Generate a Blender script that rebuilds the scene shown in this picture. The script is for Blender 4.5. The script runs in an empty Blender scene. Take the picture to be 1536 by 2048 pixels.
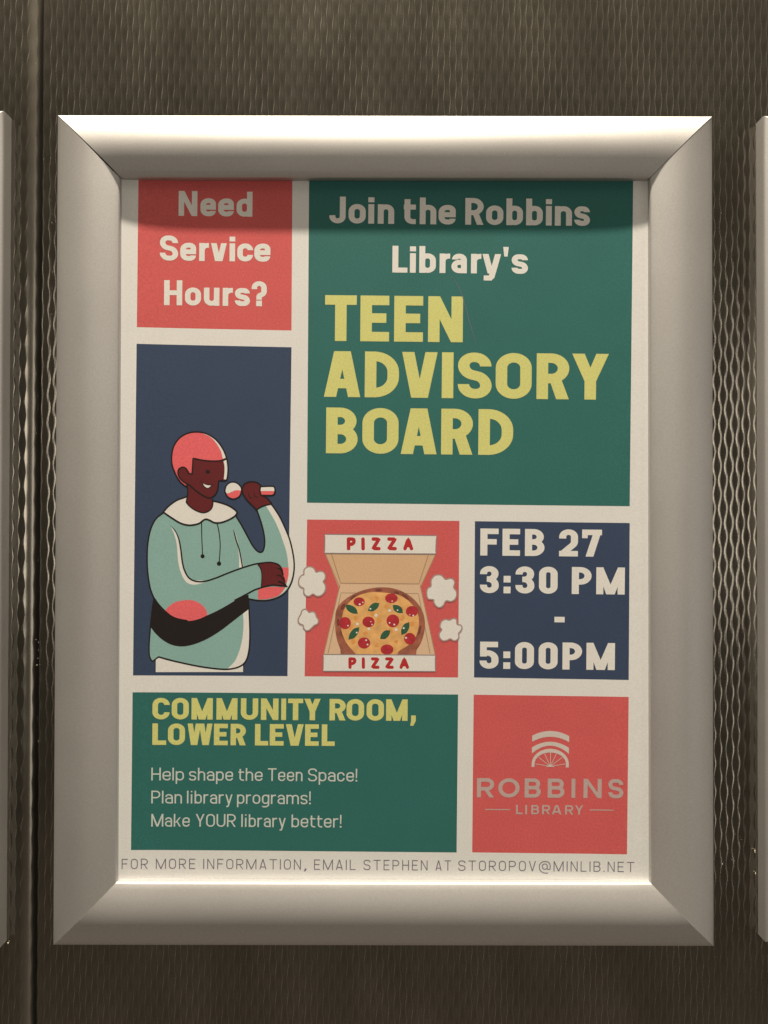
import bpy, bmesh, math, random
import numpy as np
from mathutils import Vector, Matrix, geometry
random.seed(7); rng = np.random.default_rng(7)
PI = math.pi
sc = bpy.context.scene
C = sc.collection

# ------------------------------------------------------------------ camera
F = 1538.0                       # focal length in photo pixels (photo 1536 x 2048)
SHEET = 0.0045                   # the poster sheet lies this far in front of the wall
DIST = 0.2946 + SHEET            # camera to wall
PITCH = math.radians(0.50); ROLL = math.radians(0.10)
cd = bpy.data.cameras.new('camera'); cam = bpy.data.objects.new('camera', cd); C.objects.link(cam)
cd.sensor_fit = 'HORIZONTAL'; cd.sensor_width = 36; cd.lens = 36 * F / 1536
cd.clip_start = 0.01; cd.clip_end = 50
CP = Vector((0, -DIST, -DIST * math.tan(PITCH)))
RM = Matrix.Rotation(PI / 2 + PITCH, 3, 'X') @ Matrix.Rotation(ROLL, 3, 'Z')
cam.matrix_world = Matrix.Translation(CP) @ RM.to_4x4()
sc.camera = cam

def U(u, v, h=SHEET):
    """photo position -> point on the plane h in front of the wall (used to survey the layout)"""
    d = RM @ Vector(((u - 768) / F, (1024 - v) / F, -1))
    t = (-h - CP.y) / d.y
    return CP + d * t

# ------------------------------------------------------------------ world and lamps
w = bpy.data.worlds.new('World'); sc.world = w; w.use_nodes = True
nt = w.node_tree; bg = nt.nodes['Background']
tc = nt.nodes.new('ShaderNodeTexCoord'); sx = nt.nodes.new('ShaderNodeSeparateXYZ')
mr = nt.nodes.new('ShaderNodeMapRange')
mr.inputs['From Min'].default_value = -1; mr.inputs['From Max'].default_value = 1
ramp = nt.nodes.new('ShaderNodeValToRGB'); er = ramp.color_ramp.elements
er[0].position = 0.0; er[0].color = (0.34, 0.26, 0.19, 1)
er[1].position = 1.0; er[1].color = (0.85, 0.73, 0.56, 1)         # the lit ceiling of the lift
for p_, c_ in ((0.24, (0.10, 0.082, 0.062, 1)), (0.36, (0.060, 0.050, 0.037, 1)), (0.5, (0.076, 0.066, 0.050, 1)), (0.70, (0.092, 0.078, 0.058, 1)), (0.86, (0.36, 0.31, 0.23, 1))):
    e_ = er.new(p_); e_.color = c_
nt.links.new(tc.outputs['Generated'], sx.inputs[0]); nt.links.new(sx.outputs['Z'], mr.inputs['Value'])
nt.links.new(mr.outputs['Result'], ramp.inputs['Fac']); nt.links.new(ramp.outputs['Color'], bg.inputs['Color'])
bg.inputs['Strength'].default_value = 1.0

def area(name, loc, target, size, power, col, shape='DISK', sy=None, spread=PI):
    l = bpy.data.lights.new(name, 'AREA'); l.shape = shape; l.size = size
    if sy: l.size_y = sy
    l.energy = power; l.color = col; l.spread = spread
    o = bpy.data.objects.new(name, l); C.objects.link(o); o.location = loc
    o.rotation_euler = (Vector(target) - Vector(loc)).to_track_quat('-Z', 'Y').to_euler()
    return o
area('ceiling_spotlight', (-0.06, -0.315, 1.75), (0, 0, 0), 0.045, 90, (1.0, 0.875, 0.71))
area('overhead_fill', (-0.05, -1.15, 1.8), (0, 0, 0), 0.7, 2.6, (1.0, 0.89, 0.74), 'SQUARE')  # soft fill lamp added for ambient light from above
area('cabin_light_right', (1.35, -1.05, -0.1), (0, 0, 0), 0.35, 2.0, (1.0, 0.93, 0.84), 'RECTANGLE', 1.3)
area('front_fill', (0.14, -2.2, 0.10), (0, 0, 0), 0.72, 3.7, (1.0, 0.90, 0.77), 'RECTANGLE', 0.75)  # lamp added behind the camera to brighten the inner rail faces
area('left_fill', (-1.3, -0.8, 0.35), (0, 0, 0), 0.4, 0.8, (1.0, 0.88, 0.74), 'SQUARE')  # weak side fill added for the rails, not an actual fitting

sc.view_settings.view_transform = 'Standard'; sc.view_settings.look = 'None'
sc.view_settings.exposure = 0; sc.view_settings.gamma = 1

# ------------------------------------------------------------------ materials
def mat(name):
    m = bpy.data.materials.new(name); m.use_nodes = True
    return m, m.node_tree, m.node_tree.nodes['Principled BSDF']

def ink(name, col, vary=0.13, rough=0.62, spec=0.25, ms=60, mw=0.25):
    """printed paper: flat colour, toner speckle, faint paper tooth"""
    m, t, b = mat(name); N, L = t.nodes, t.links
    g = N.new('ShaderNodeTexCoord')
    n1 = N.new('ShaderNodeTexNoise'); n1.inputs['Scale'].default_value = 1500; n1.inputs['Detail'].default_value = 2
    n2 = N.new('ShaderNodeTexNoise'); n2.inputs['Scale'].default_value = ms; n2.inputs['Detail'].default_value = 3
    for n in (n1, n2): L.new(g.outputs['Object'], n.inputs['Vector'])
    a = N.new('ShaderNodeMath'); a.operation = 'MULTIPLY_ADD'; a.inputs[1].default_value = 1 - mw; L.new(n1.outputs['Fac'], a.inputs[0])
    b2 = N.new('ShaderNodeMath'); b2.operation = 'MULTIPLY'; b2.inputs[1].default_value = mw; L.new(n2.outputs['Fac'], b2.inputs[0]); L.new(b2.outputs[0], a.inputs[2])
    r = N.new('ShaderNodeMapRange'); r.inputs['From Min'].default_value = 0.3; r.inputs['From Max'].default_value = 0.7
    r.inputs['To Min'].default_value = 1 - vary; r.inputs['To Max'].default_value = 1 + vary; L.new(a.outputs[0], r.inputs['Value'])
    mm = N.new('ShaderNodeVectorMath'); mm.operation = 'SCALE'; mm.inputs[0].default_value = col; L.new(r.outputs[0], mm.inputs['Scale'])
    L.new(mm.outputs[0], b.inputs['Base Color'])
    bp = N.new('ShaderNodeBump'); bp.inputs['Strength'].default_value = 0.12; bp.inputs['Distance'].default_value = 0.00006
    L.new(n1.outputs['Fac'], bp.inputs['Height']); L.new(bp.outputs[0], b.inputs['Normal'])
    b.inputs['Roughness'].default_value = rough; b.inputs['Specular IOR Level'].default_value = spec
    return m

def metal(name, col, rough, grain=0.10, gscale=2500, bump=0.00001, smudge=0.0, metallic=1.0, sscale=30, sstretch=(1, 1, 1)):
    m, t, b = mat(name); N, L = t.nodes, t.links
    g = N.new('ShaderNodeTexCoord')
    n1 = N.new('ShaderNodeTexNoise'); n1.inputs['Scale'].default_value = gscale; n1.inputs['Detail'].default_value = 2
    L.new(g.outputs['Object'], n1.inputs['Vector'])
    mp = N.new('ShaderNodeMapping'); mp.inputs['Scale'].default_value = sstretch; L.new(g.outputs['Object'], mp.inputs['Vector'])
    n2 = N.new('ShaderNodeTexNoise'); n2.inputs['Scale'].default_value = sscale; n2.inputs['Detail'].default_value = 5; n2.inputs['Roughness'].default_value = 0.6
    L.new(mp.outputs[0], n2.inputs['Vector'])
    r = N.new('ShaderNodeMapRange'); r.inputs['From Min'].default_value = 0.25; r.inputs['From Max'].default_value = 0.75
    r.inputs['To Min'].default_value = 1 - grain; r.inputs['To Max'].default_value = 1 + grain; L.new(n1.outputs['Fac'], r.inputs['Value'])
    r2 = N.new('ShaderNodeMapRange'); r2.inputs['From Min'].default_value = 0.3; r2.inputs['From Max'].default_value = 0.7
    r2.inputs['To Min'].default_value = 1 - smudge; r2.inputs['To Max'].default_value = 1.0; L.new(n2.outputs['Fac'], r2.inputs['Value'])
    k = N.new('ShaderNodeMath'); k.operation = 'MULTIPLY'; L.new(r.outputs[0], k.inputs[0]); L.new(r2.outputs[0], k.inputs[1])
    mm = N.new('ShaderNodeVectorMath'); mm.operation = 'SCALE'; mm.inputs[0].default_value = col; L.new(k.outputs[0], mm.inputs['Scale'])
    L.new(mm.outputs[0], b.inputs['Base Color'])
    r3 = N.new('ShaderNodeMapRange'); r3.inputs['From Min'].default_value = 0.3; r3.inputs['From Max'].default_value = 0.7
    r3.inputs['To Min'].default_value = rough * 0.92; r3.inputs['To Max'].default_value = rough * (1.08 + smudge * 0.6); L.new(n2.outputs['Fac'], r3.inputs['Value'])
    L.new(r3.outputs[0], b.inputs['Roughness'])
    bp = N.new('ShaderNodeBump'); bp.inputs['Strength'].default_value = 0.5; bp.inputs['Distance'].default_value = bump
    L.new(n1.outputs['Fac'], bp.inputs['Height']); L.new(bp.outputs[0], b.inputs['Normal'])
    b.inputs['Metallic'].default_value = metallic
    return m

M_ALU = metal('satin_aluminium', (0.53, 0.525, 0.52), 0.55, grain=0.07, gscale=1700, bump=0.00002, smudge=0.04, metallic=0.72, sscale=14)
M_STEEL = metal('embossed_steel', (0.34, 0.318, 0.277), 0.17, grain=0.12, gscale=1800, bump=0.00001, smudge=0.22, sscale=45, sstretch=(1, 1, 0.5))
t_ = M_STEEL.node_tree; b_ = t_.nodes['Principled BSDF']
at_ = t_.nodes.new('ShaderNodeAttribute'); at_.attribute_name = 'wear_glint'
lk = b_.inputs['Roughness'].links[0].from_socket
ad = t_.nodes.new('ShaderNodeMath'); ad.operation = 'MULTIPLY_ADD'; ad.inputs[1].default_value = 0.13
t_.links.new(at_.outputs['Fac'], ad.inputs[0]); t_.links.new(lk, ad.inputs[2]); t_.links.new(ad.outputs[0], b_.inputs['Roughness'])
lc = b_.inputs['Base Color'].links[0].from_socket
mxs = t_.nodes.new('ShaderNodeMix'); mxs.data_type = 'RGBA'; mxs.inputs['B'].default_value = (0.58, 0.54, 0.47, 1)  # paler steel for rib wear and the glint dashes painted along it
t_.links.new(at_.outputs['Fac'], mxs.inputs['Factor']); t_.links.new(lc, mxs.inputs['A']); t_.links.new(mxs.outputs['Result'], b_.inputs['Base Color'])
M_DARK = metal('dark_plastic', (0.012, 0.010, 0.008), 0.7, metallic=0.0)
M_BASE = metal('frame_base', (0.20, 0.18, 0.16), 0.5, metallic=0.6)
M_DUST = metal('pale_debris', (0.75, 0.70, 0.60), 0.7, metallic=0.0)
K = {
 'white':  ink('paper_white', (0.78, 0.79, 0.785), 0.06),
 'coral':  ink('ink_coral', (0.66, 0.120, 0.122)),
 'green':  ink('ink_green', (0.031, 0.158, 0.146)),
 'navy':   ink('ink_navy', (0.042, 0.067, 0.133)),
 'yellow': ink('ink_yellow', (0.68, 0.69, 0.245), 0.09),
 'cream':  ink('ink_cream', (0.80, 0.80, 0.775), 0.06),
 'teal':   ink('ink_teal', (0.27, 0.47, 0.45), 0.07),
 'pink':   ink('ink_pink', (0.82, 0.145, 0.165)),
 'skin':   ink('ink_maroon', (0.135, 0.018, 0.022)),
 'black':  ink('ink_black', (0.016, 0.012, 0.012)),
 'red':    ink('ink_red', (0.50, 0.030, 0.035)),
 'tomato': ink('ink_tomato', (0.46, 0.032, 0.045), 0.28, ms=450, mw=.7),
 'tan':    ink('ink_tan', (0.70, 0.47, 0.29), 0.06),
 'tanlt':  ink('ink_light_tan', (0.74, 0.53, 0.36), 0.06),
 'tandk':  ink('ink_fold_line', (0.42, 0.28, 0.19), 0.06),
 'crust':  ink('ink_crust', (0.36, 0.125, 0.080), 0.4, ms=260, mw=.75),
 'cheese': ink('ink_cheese', (0.80, 0.45, 0.17), 0.20, ms=300, mw=.75),
 'cheesed':ink('ink_toasted_cheese', (0.76, 0.34, 0.10), 0.12),
 'crustd': ink('ink_dark_crust', (0.20, 0.06, 0.045), 0.2),
 'leaf':   ink('ink_leaf', (0.035, 0.12, 0.07), 0.2),
 'mauve':  ink('ink_mauve_line', (0.42, 0.29, 0.28), 0.08),
 'greyln': ink('ink_grey_line', (0.30, 0.25, 0.27), 0.08),
 'logo':   ink('ink_logo_grey', (0.53, 0.42, 0.41), 0.08),
 'logolt': ink('ink_logo_pale', (0.66, 0.60, 0.57), 0.08),
 'text':   ink('ink_slate_text', (0.17, 0.15, 0.21), 0.05),
 'pale':   ink('ink_pale_text', (0.62, 0.68, 0.65), 0.06),
}

# ------------------------------------------------------------------ object helpers
def tag(o, label=None, cat=None, group=None, kind=None):
    if label: o['label'] = label
    if cat: o['category'] = cat
    if group: o['group'] = group
    if kind: o['kind'] = kind
    return o
def empty(name, loc):
    o = bpy.data.objects.new(name, None); C.objects.link(o); o.location = loc; o.empty_display_size = 0.01
    return o
def mesh_obj(name, verts, faces, m, parent=None, smooth=False):
    """verts are world coordinates; the object hangs under its parent with those coordinates kept"""
    off = Vector((0, 0, 0)); p = parent
    while p: off += p.location; p = p.parent
    V = np.array(verts, dtype=np.float64).reshape(-1, 3) - np.array(off)
    me = bpy.data.meshes.new(name); me.from_pydata(V.tolist(), [], faces); me.update()
    if smooth: me.polygons.foreach_set('use_smooth', [True] * len(me.polygons))
    me.materials.append(m)
    o = bpy.data.objects.new(name, me); C.objects.link(o); o.parent = parent
    return o

# ------------------------------------------------------------------ embossed lift wall
PX = DIST / F                     # metres per photo pixel on the wall plane
def wall_sheet(name, x0, x1, z0, z1, label, bend_right=0, bend_left=0, phase=0.0):
    """sheet steel rolled with wavy upright ribs; columns of vertices follow the ribs, edges fold back"""
    pitch = 11.8 * PX; per = 56.6 * PX; amp = 1.6 * PX
    offs = [(0, .000085), (.5, .000046), (1.1, .000006), (5.9, 0), (10.7, .000006), (11.3, .000046)]
    k0 = math.floor(x0 / pitch) - 1; k1 = math.ceil(x1 / pitch) + 1
    nz = int((z1 - z0) / (7.1 * PX)); zs = np.linspace(z0, z1, nz)
    cols = []; H = []; WEAR_GLINT = []
    tri = np.arcsin(np.sin(2 * PI * (zs / per + phase)) * 0.93) / 1.25
    for k in range(k0, k1):
        s = 1 if k % 2 == 0 else -1
        for dx, hh in offs:
            f = dx / 11.8
            lx = k * pitch + s * amp * tri; rx = (k + 1) * pitch - s * amp * tri
            cols.append(lx * (1 - f) + rx * f)
            gapw = -s * tri
            jit = 1 + 0.25 * math.sin(k * 12.9898)
            dome = 0.000125 * gapw * math.sin(PI * f) ** 2
            H.append(hh * jit + dome)
            WEAR_GLINT.append(np.full(nz, (1.0 if dx == 0 else .8 if dx in (.5, 11.3) else .0)) * (0.85 + 0.25 * np.sin(zs * 61 + k * .37)) * (0.52 + 0.62 * s * np.cos(2 * PI * (zs / per + phase))))  # rib wear, strengthened on one lean to paint glint dashes into the colour
    X = np.array(cols); H = np.array(H); Z = np.tile(zs, (X.shape[0], 1))
    H = H + 0.00006 * np.sin(X * 95 + Z * 23 + 1.0) + 0.00005 * np.sin(X * 41 - Z * 37)
    edge = np.clip(np.minimum((X - x0 - .0006) / 0.0026, (x1 - X - .0022) / 0.0034), 0, 1)
    H = H * (edge * edge * (3 - 2 * edge)); WEAR_GLINT = np.array(WEAR_GLINT) * (0.25 + 0.75 * edge)
    X = np.clip(X, x0, x1)
    Y = -H
    def fold(e, r, sgn):
        """bend round radius r so that the sheet ends at e"""
        nonlocal X, Y
        d = (X - (e - sgn * r)) * sgn
        inside = d > 0
        th = np.clip(d / r, 0, 1) * PI / 2
        fade = np.clip(1 - d / r, 0, 1)
        Xn = (e - sgn * r) + sgn * (r * np.sin(th))
        Yn = r * (1 - np.cos(th)) + Y * fade
        X = np.where(inside, Xn, X); Y = np.where(inside, Yn, Y)
    if bend_right: WEAR_GLINT = np.maximum(WEAR_GLINT, 0.9 * np.clip((X - (x1 - bend_right)) / (bend_right * .6), 0, 1))  # folded edge also made paler and rougher, softening its bright fringe
    if bend_right: fold(x1, bend_right, 1)
    if bend_left: fold(x0, bend_left, -1)
    X = X + Z * 0.0015
    nc = X.shape[0]
    V = np.stack([X, Y, Z], -1).reshape(-1, 3)
    i = np.arange(nc - 1)[:, None] * nz + np.arange(nz - 1)[None, :]
    q = np.stack([i, i + nz, i + nz + 1, i + 1], -1).reshape(-1, 4)
    # skip clipped (degenerate) quads and those wholly hidden behind the centre frame
    w_ = np.abs(X[1:, :-1] - X[:-1, :-1]).reshape(-1) + np.abs(Y[1:, :-1] - Y[:-1, :-1]).reshape(-1)
    cx = X[:-1, :-1].reshape(-1); cz = Z[:-1, :-1].reshape(-1)
    keep = (w_ > 1e-7) & ~((np.abs(cx) < 0.105) & (np.abs(cz) < 0.140))
    q = q[keep]
    me = bpy.data.meshes.new(name)
    me.vertices.add(len(V)); me.vertices.foreach_set('co', V.astype(np.float32).ravel())
    me.loops.add(q.size); me.loops.foreach_set('vertex_index', q.astype(np.int32).ravel())
    me.polygons.add(len(q)); me.polygons.foreach_set('loop_start', np.arange(0, q.size, 4, dtype=np.int32))
    me.polygons.foreach_set('loop_total', np.full(len(q), 4, dtype=np.int32))
    me.polygons.foreach_set('use_smooth', np.ones(len(q), dtype=bool))
    me.update(calc_edges=True); me.validate()
    at = me.attributes.new('wear_glint', 'FLOAT', 'POINT'); at.data.foreach_set('value', WEAR_GLINT.astype(np.float32).ravel())
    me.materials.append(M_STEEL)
    o = bpy.data.objects.new(name, me); C.objects.link(o)
    return tag(o, label, 'wall panel', 'embossed steel wall panels', 'structure')
wx = lambda u: (u - 768) * PX
seam = empty('seam', (0, 0, 0)); bpy.data.objects.remove(seam)
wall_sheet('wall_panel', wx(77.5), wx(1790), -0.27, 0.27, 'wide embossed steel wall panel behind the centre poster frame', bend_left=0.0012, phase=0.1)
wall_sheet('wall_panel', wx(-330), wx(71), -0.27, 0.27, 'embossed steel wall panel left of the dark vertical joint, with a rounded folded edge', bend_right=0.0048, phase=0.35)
bk = mesh_obj('wall_backing', [(-.30, .012, -.3), (.30, .012, -.3), (.30, .012, .3), (-.30, .012, .3)], [(0, 1, 2, 3)], M_DARK)
tag(bk, 'black backing seen inside the narrow wall joint', 'wall backing', kind='structure')

# ------------------------------------------------------------------ snap frames
PROFILE = [(0, 0), (0, 5.1), (.15, 5.9), (.6, 6.4)]
for i in range(1, 15):            # rolled face: rises to a crest, falls to the lip
    s = .6 + (24.3 - .6) * i / 14
    c = 13.0
    hh = 10.05 - (3.6 * ((c - s) / 12.4) ** 1.9 if s < c else 2.35 * ((s - c) / 11.3) ** 1.9)
    PROFILE.append((s, hh))
PROFILE += [(24.75, 7.38), (24.95, 7.05), (25.0, 6.6), (25.0, 4.62)]
PROFILE = [(a / 1000, b / 1000) for a, b in PROFILE]

def rail(frame, p0, p1, inward, width, gap0=0.0, gap1=0.0, drop=0.0, label=None):
    """a mitred length of the profile from outer corner p0 to p1 (x,z); inward is the unit vector to the picture"""
    p0, p1, n = Vector(p0), Vector(p1), Vector(inward)
    d = (p1 - p0).normalized(); k = width / 0.025
    V = []; F_ = []; m = len(PROFILE); segs = 24
    for j in range(segs + 1):
        f = j / segs
        for s, h in PROFILE:
            a = p0 + n * s * k + d * (s * k + gap0 * (0.15 + s / .025)); b = p1 + n * s * k - d * (s * k + gap1 * (0.15 + s / .025))
            q = a.lerp(b, f)
            V.append((q.x, -(h - drop * (1 if h > .005 else 0)), q.y))
    for j in range(segs):
        for i in range(m - 1):
            a = j * m + i
            F_.append((a, a + 1, a + m + 1, a + m))
    F_.append(tuple(range(m))); F_.append(tuple(reversed(range(segs * m, segs * m + m))))
    o = mesh_obj('rail', V, F_, M_ALU, frame)
    bm = bmesh.new(); bm.from_mesh(o.data); bmesh.ops.recalc_face_normals(bm, faces=bm.faces)
    for f in bm.faces: f.smooth = len(f.verts) == 4
    for e in bm.edges:
        if len(e.link_faces) == 2 and (len(e.link_faces[0].verts) > 4 or len(e.link_faces[1].verts) > 4): e.smooth = False
    bm.to_mesh(o.data); bm.free()
    if label: o['label'] = label
    return o

def frame(x0, x1, z0, z1, label, gaps=None):
    f = empty('poster_holder', ((x0 + x1) / 2, 0, z0))
    tag(f, label, 'poster frame', 'aluminium snap frames on the wall')
    g = gaps or {}
    W = 0.0245
    rail(f, (x0, z1), (x1, z1), (0, -1), W, g.get('tl', .0001), g.get('tr', .0001))
    rail(f, (x0, z0), (x1, z0), (0, 1), W, g.get('bl', .00003), g.get('br', .00004))
    rail(f, (x0, z0), (x0, z1), (1, 0), W, g.get('bl', .00003), g.get('tl', .0001), drop=g.get('drop', 0))
    rail(f, (x1, z0), (x1, z1), (-1, 0), W, g.get('br', .00004), g.get('tr', .0001), drop=g.get('drop', 0))
    b = .0006; y = -.0031
    V = []
    for yy in (-.0002, y):
        for (ax, az) in ((x0 + b, z0 + b), (x1 - b, z0 + b), (x1 - b, z1 - b), (x0 + b, z1 - b)): V.append((ax, yy, az))
    mesh_obj('back_plate', V, [(4, 5, 6, 7), (0, 3, 2, 1), (0, 1, 5, 4), (1, 2, 6, 5), (2, 3, 7, 6), (3, 0, 4, 7)], M_BASE, f)
    return f
TLc, TRc = U(112, 232, .0056), U(1421, 232, .0056); BLc, BRc = U(110, 1892, .0056), U(1431, 1889, .0056)
FX0 = (TLc.x + BLc.x) / 2; FX1 = (TRc.x + BRc.x) / 2; FZ1 = (TLc.z + TRc.z) / 2; FZ0 = (BLc.z + BRc.z) / 2
print('frame mm', FX0 * 1e3, FX1 * 1e3, FZ0 * 1e3, FZ1 * 1e3)
frame(FX0, FX1, FZ0, FZ1, 'silver snap frame in the middle, holding the teen advisory board poster', {'tl': .00034, 'tr': .00010, 'drop': .0001})
FW = FX1 - FX0
lx = U(8.5, 1000, .004).x
frame(lx - FW, lx, U(0, 1895, .005).z, U(0, 224, .005).z, 'silver snap frame cut off by the left edge of the picture')
rx = U(1524, 1000, .004).x
frame(rx, rx + FW, U(1536, 1882, .005).z, U(1536, 234, .005).z, 'silver snap frame cut off by the right edge of the picture')

# ------------------------------------------------------------------ poster: sheet and print
XC = 0.0
def lift(x):
    """the sheet rises slightly where the side rails grip it (piecewise straight between BREAKS)"""
    u = x / PXS + 768
    return 0.00085 * math.exp(-max(u - 232, 0) / 62) + 0.00075 * math.exp(-max(1312 - u, 0) / 50)
PXS = (DIST - SHEET) / F
BRK_U = [225, 238, 246, 254, 262, 272, 284, 298, 316, 338, 366, 400, 450, 520, 700, 900, 1060, 1120, 1160, 1190, 1215, 1235, 1250, 1262, 1272, 1282, 1290, 1298, 1308, 1325]
BRK = [(b - 768) * PXS for b in BRK_U]; LFT = [lift(b) for b in BRK]
def lift_at(x): return float(np.interp(x, BRK, LFT))
INK = 0.000004
poster = empty('poster', (0, -SHEET, FZ0 + .012))
tag(poster, 'printed poster of coral, navy and green blocks in the middle frame, TEEN ADVISORY BOARD', 'poster')

def area2(p): return 0.5 * sum(p[i][0] * p[(i + 1) % len(p)][1] - p[(i + 1) % len(p)][0] * p[i][1] for i in range(len(p)))
def build_each(name, polys, key, level, parent, clip=None):
    for p in polys: build(name, [p], key, level, parent, clip=clip)
def build(name, polys, key, level, parent, label=None, neg=None, clip=None):
    """union of flat outlines (photo-surveyed points), laid on the sheet as one thin film of ink"""
    P2 = []
    for grp, sgn in ((polys, 1), (neg or [], -1)):
        for p in grp:
            q = []
            for (u, v) in p:
                if clip: u = min(max(u, clip[0]), clip[2]); v = min(max(v, clip[1]), clip[3])
                w3 = U(u, v)
                if not q or abs(q[-1][0] - w3.x) + abs(q[-1][1] - w3.z) > 2e-6: q.append((w3.x, w3.z))
            while len(q) > 2 and abs(q[-1][0] - q[0][0]) + abs(q[-1][1] - q[0][1]) < 2e-6: q.pop()
            if len(q) < 3: continue
            a = area2(q)
            if abs(a) < 1e-11: continue
            if a < 0: q.reverse()
            P2.append((q, sgn))
    S = 1000.0
    vs = []; fs = []; idx = {}
    for q, sgn in P2:
        f = []
        for x, z in q:
            kx = (round(x * S, 4), round(z * S, 4))
            if kx not in idx: idx[kx] = len(vs); vs.append(Vector(kx))
            if not f or f[-1] != idx[kx]: f.append(idx[kx])
        fs.append(f)
    xs = [v.x for v in vs]; zs = [v.y for v in vs]
    ed = []
    for b in BRK:
        bb = b * S
        if min(xs) < bb < max(xs):
            i0 = len(vs); vs.append(Vector((bb, min(zs) - 1))); vs.append(Vector((bb, max(zs) + 1))); ed.append((i0, i0 + 1))
    ov, oe, of, ovi, oei, ofi = geometry.delaunay_2d_cdt(vs, ed, fs, 0, 1e-5)
    keep = []
    for f, src in zip(of, ofi):
        if src and all(P2[s][1] > 0 for s in src): keep.append(f)
    used = sorted({i for f in keep for i in f}); rm = {i: k for k, i in enumerate(used)}
    V = []
    for i in used:
        x = ov[i].x / S; V.append((x, -(SHEET + lift_at(x) + level * INK), ov[i].y / S))
    Fc = []
    for f in keep:
        g = [rm[i] for i in f]
        a = sum(V[g[i]][0] * V[g[(i + 1) % 3]][2] - V[g[(i + 1) % 3]][0] * V[g[i]][2] for i in range(3))
        Fc.append(g if a > 0 else g[::-1])
    o = mesh_obj(name, V, Fc, K[key], parent)
    if label: o['label'] = label
    return o

# ---- outline tools
def strip(pts, rad, t, closed=False, nseg=9):
    """a pen line of width t along straight runs with rounded corners -> list of quads"""
    P = [Vector(p) for p in pts]; n = len(P)
    if not isinstance(rad, (list, tuple)): rad = [rad] * n
    h = t / 2; L = []; R = []
    for i in range(n):
        if not closed and i in (0, n - 1):
            d = (P[1] - P[0]) if i == 0 else (P[-1] - P[-2]); d.normalize()
            nn = Vector((-d.y, d.x)); L.append(P[i] + nn * h); R.append(P[i] - nn * h); continue
        A, B, D = P[i - 1], P[i], P[(i + 1) % n]
        a = (B - A); b = (D - B); la, lb = a.length, b.length; a.normalize(); b.normalize()
        cr = a.x * b.y - a.y * b.x; dt = max(-1, min(1, a.dot(b))); ang = math.acos(dt)
        if ang < 1e-3:
            nn = Vector((-a.y, a.x)); L.append(B + nn * h); R.append(B - nn * h); continue
        ta = la if (not closed and i == 1) else la / 2
        tb = lb if (not closed and i == n - 2) else lb / 2
        tt = math.tan(ang / 2); r = min(rad[i], min(ta, tb) * 0.999 / tt)
        sg = 1 if cr > 0 else -1      # +1 turns left: inner side is L
        na = Vector((-a.y, a.x)); nb = Vector((-b.y, b.x))
        mit = (na + nb).normalized() * (h / math.cos(ang / 2))
        if r < 1e-4:
            L.append(B + mit); R.append(B - mit); continue
        cen = B - a * (r * tt) + na * (r * sg)
        a0 = math.atan2(-(na * sg).y, -(na * sg).x)
        m = max(3, int(nseg * ang / (PI / 2)))
        for k in range(m + 1):
            th = a0 + sg * ang * k / m; e = Vector((math.cos(th), math.sin(th)))
            outer = cen + e * (r + h)
            inner = cen + e * (r - h) if r > h else B + mit * sg
            if sg > 0: L.append(inner); R.append(outer)
            else: L.append(outer); R.append(inner)
    q = []; m = len(L)
    for i in range(m if closed else m - 1):
        j = (i + 1) % m
        for tri in ([L[i], R[i], R[j]], [L[i], R[j], L[j]]):
            q.append([(p.x, p.y) for p in tri])
    return q
def disc(x, y, rx, ry=None, n=28, rot=0):
    ry = ry or rx
    return [(x + rx * math.cos(a) * math.cos(rot) - ry * math.sin(a) * math.sin(rot), y + rx * math.cos(a) * math.sin(rot) + ry * math.sin(a) * math.cos(rot)) for a in [2 * PI * k / n for k in range(n)]]
def rect(x0, y0, x1, y1): return [(x0, y0), (x1, y0), (x1, y1), (x0, y1)]
def spline(pts, closed=True, n=6):
    """Catmull-Rom; a point given as (x, y, 0) is a hard corner"""
    out = []; N_ = len(pts); rng_ = range(N_ if closed else N_ - 1)
    def g(i): return pts[i % N_] if closed else pts[max(0, min(N_ - 1, i))]
    for i in rng_:
        p0, p1, p2, p3 = g(i - 1), g(i), g(i + 1), g(i + 2)
        c1 = len(p1) > 2; c2 = len(p2) > 2
        a = Vector(p1[:2]); b = Vector(p2[:2])
        m1 = (b - Vector(p0[:2])) / 2 if not c1 else (b - a)
        m2 = (Vector(p3[:2]) - a) / 2 if not c2 else (b - a)
        for k in range(n):
            s = k / n; s2, s3 = s * s, s * s * s
            q = a * (2 * s3 - 3 * s2 + 1) + m1 * (s3 - 2 * s2 + s) + b * (-2 * s3 + 3 * s2) + m2 * (s3 - s2)
            out.append((q.x, q.y))
    if not closed: out.append(tuple(pts[-1][:2]))
    return out
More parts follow.
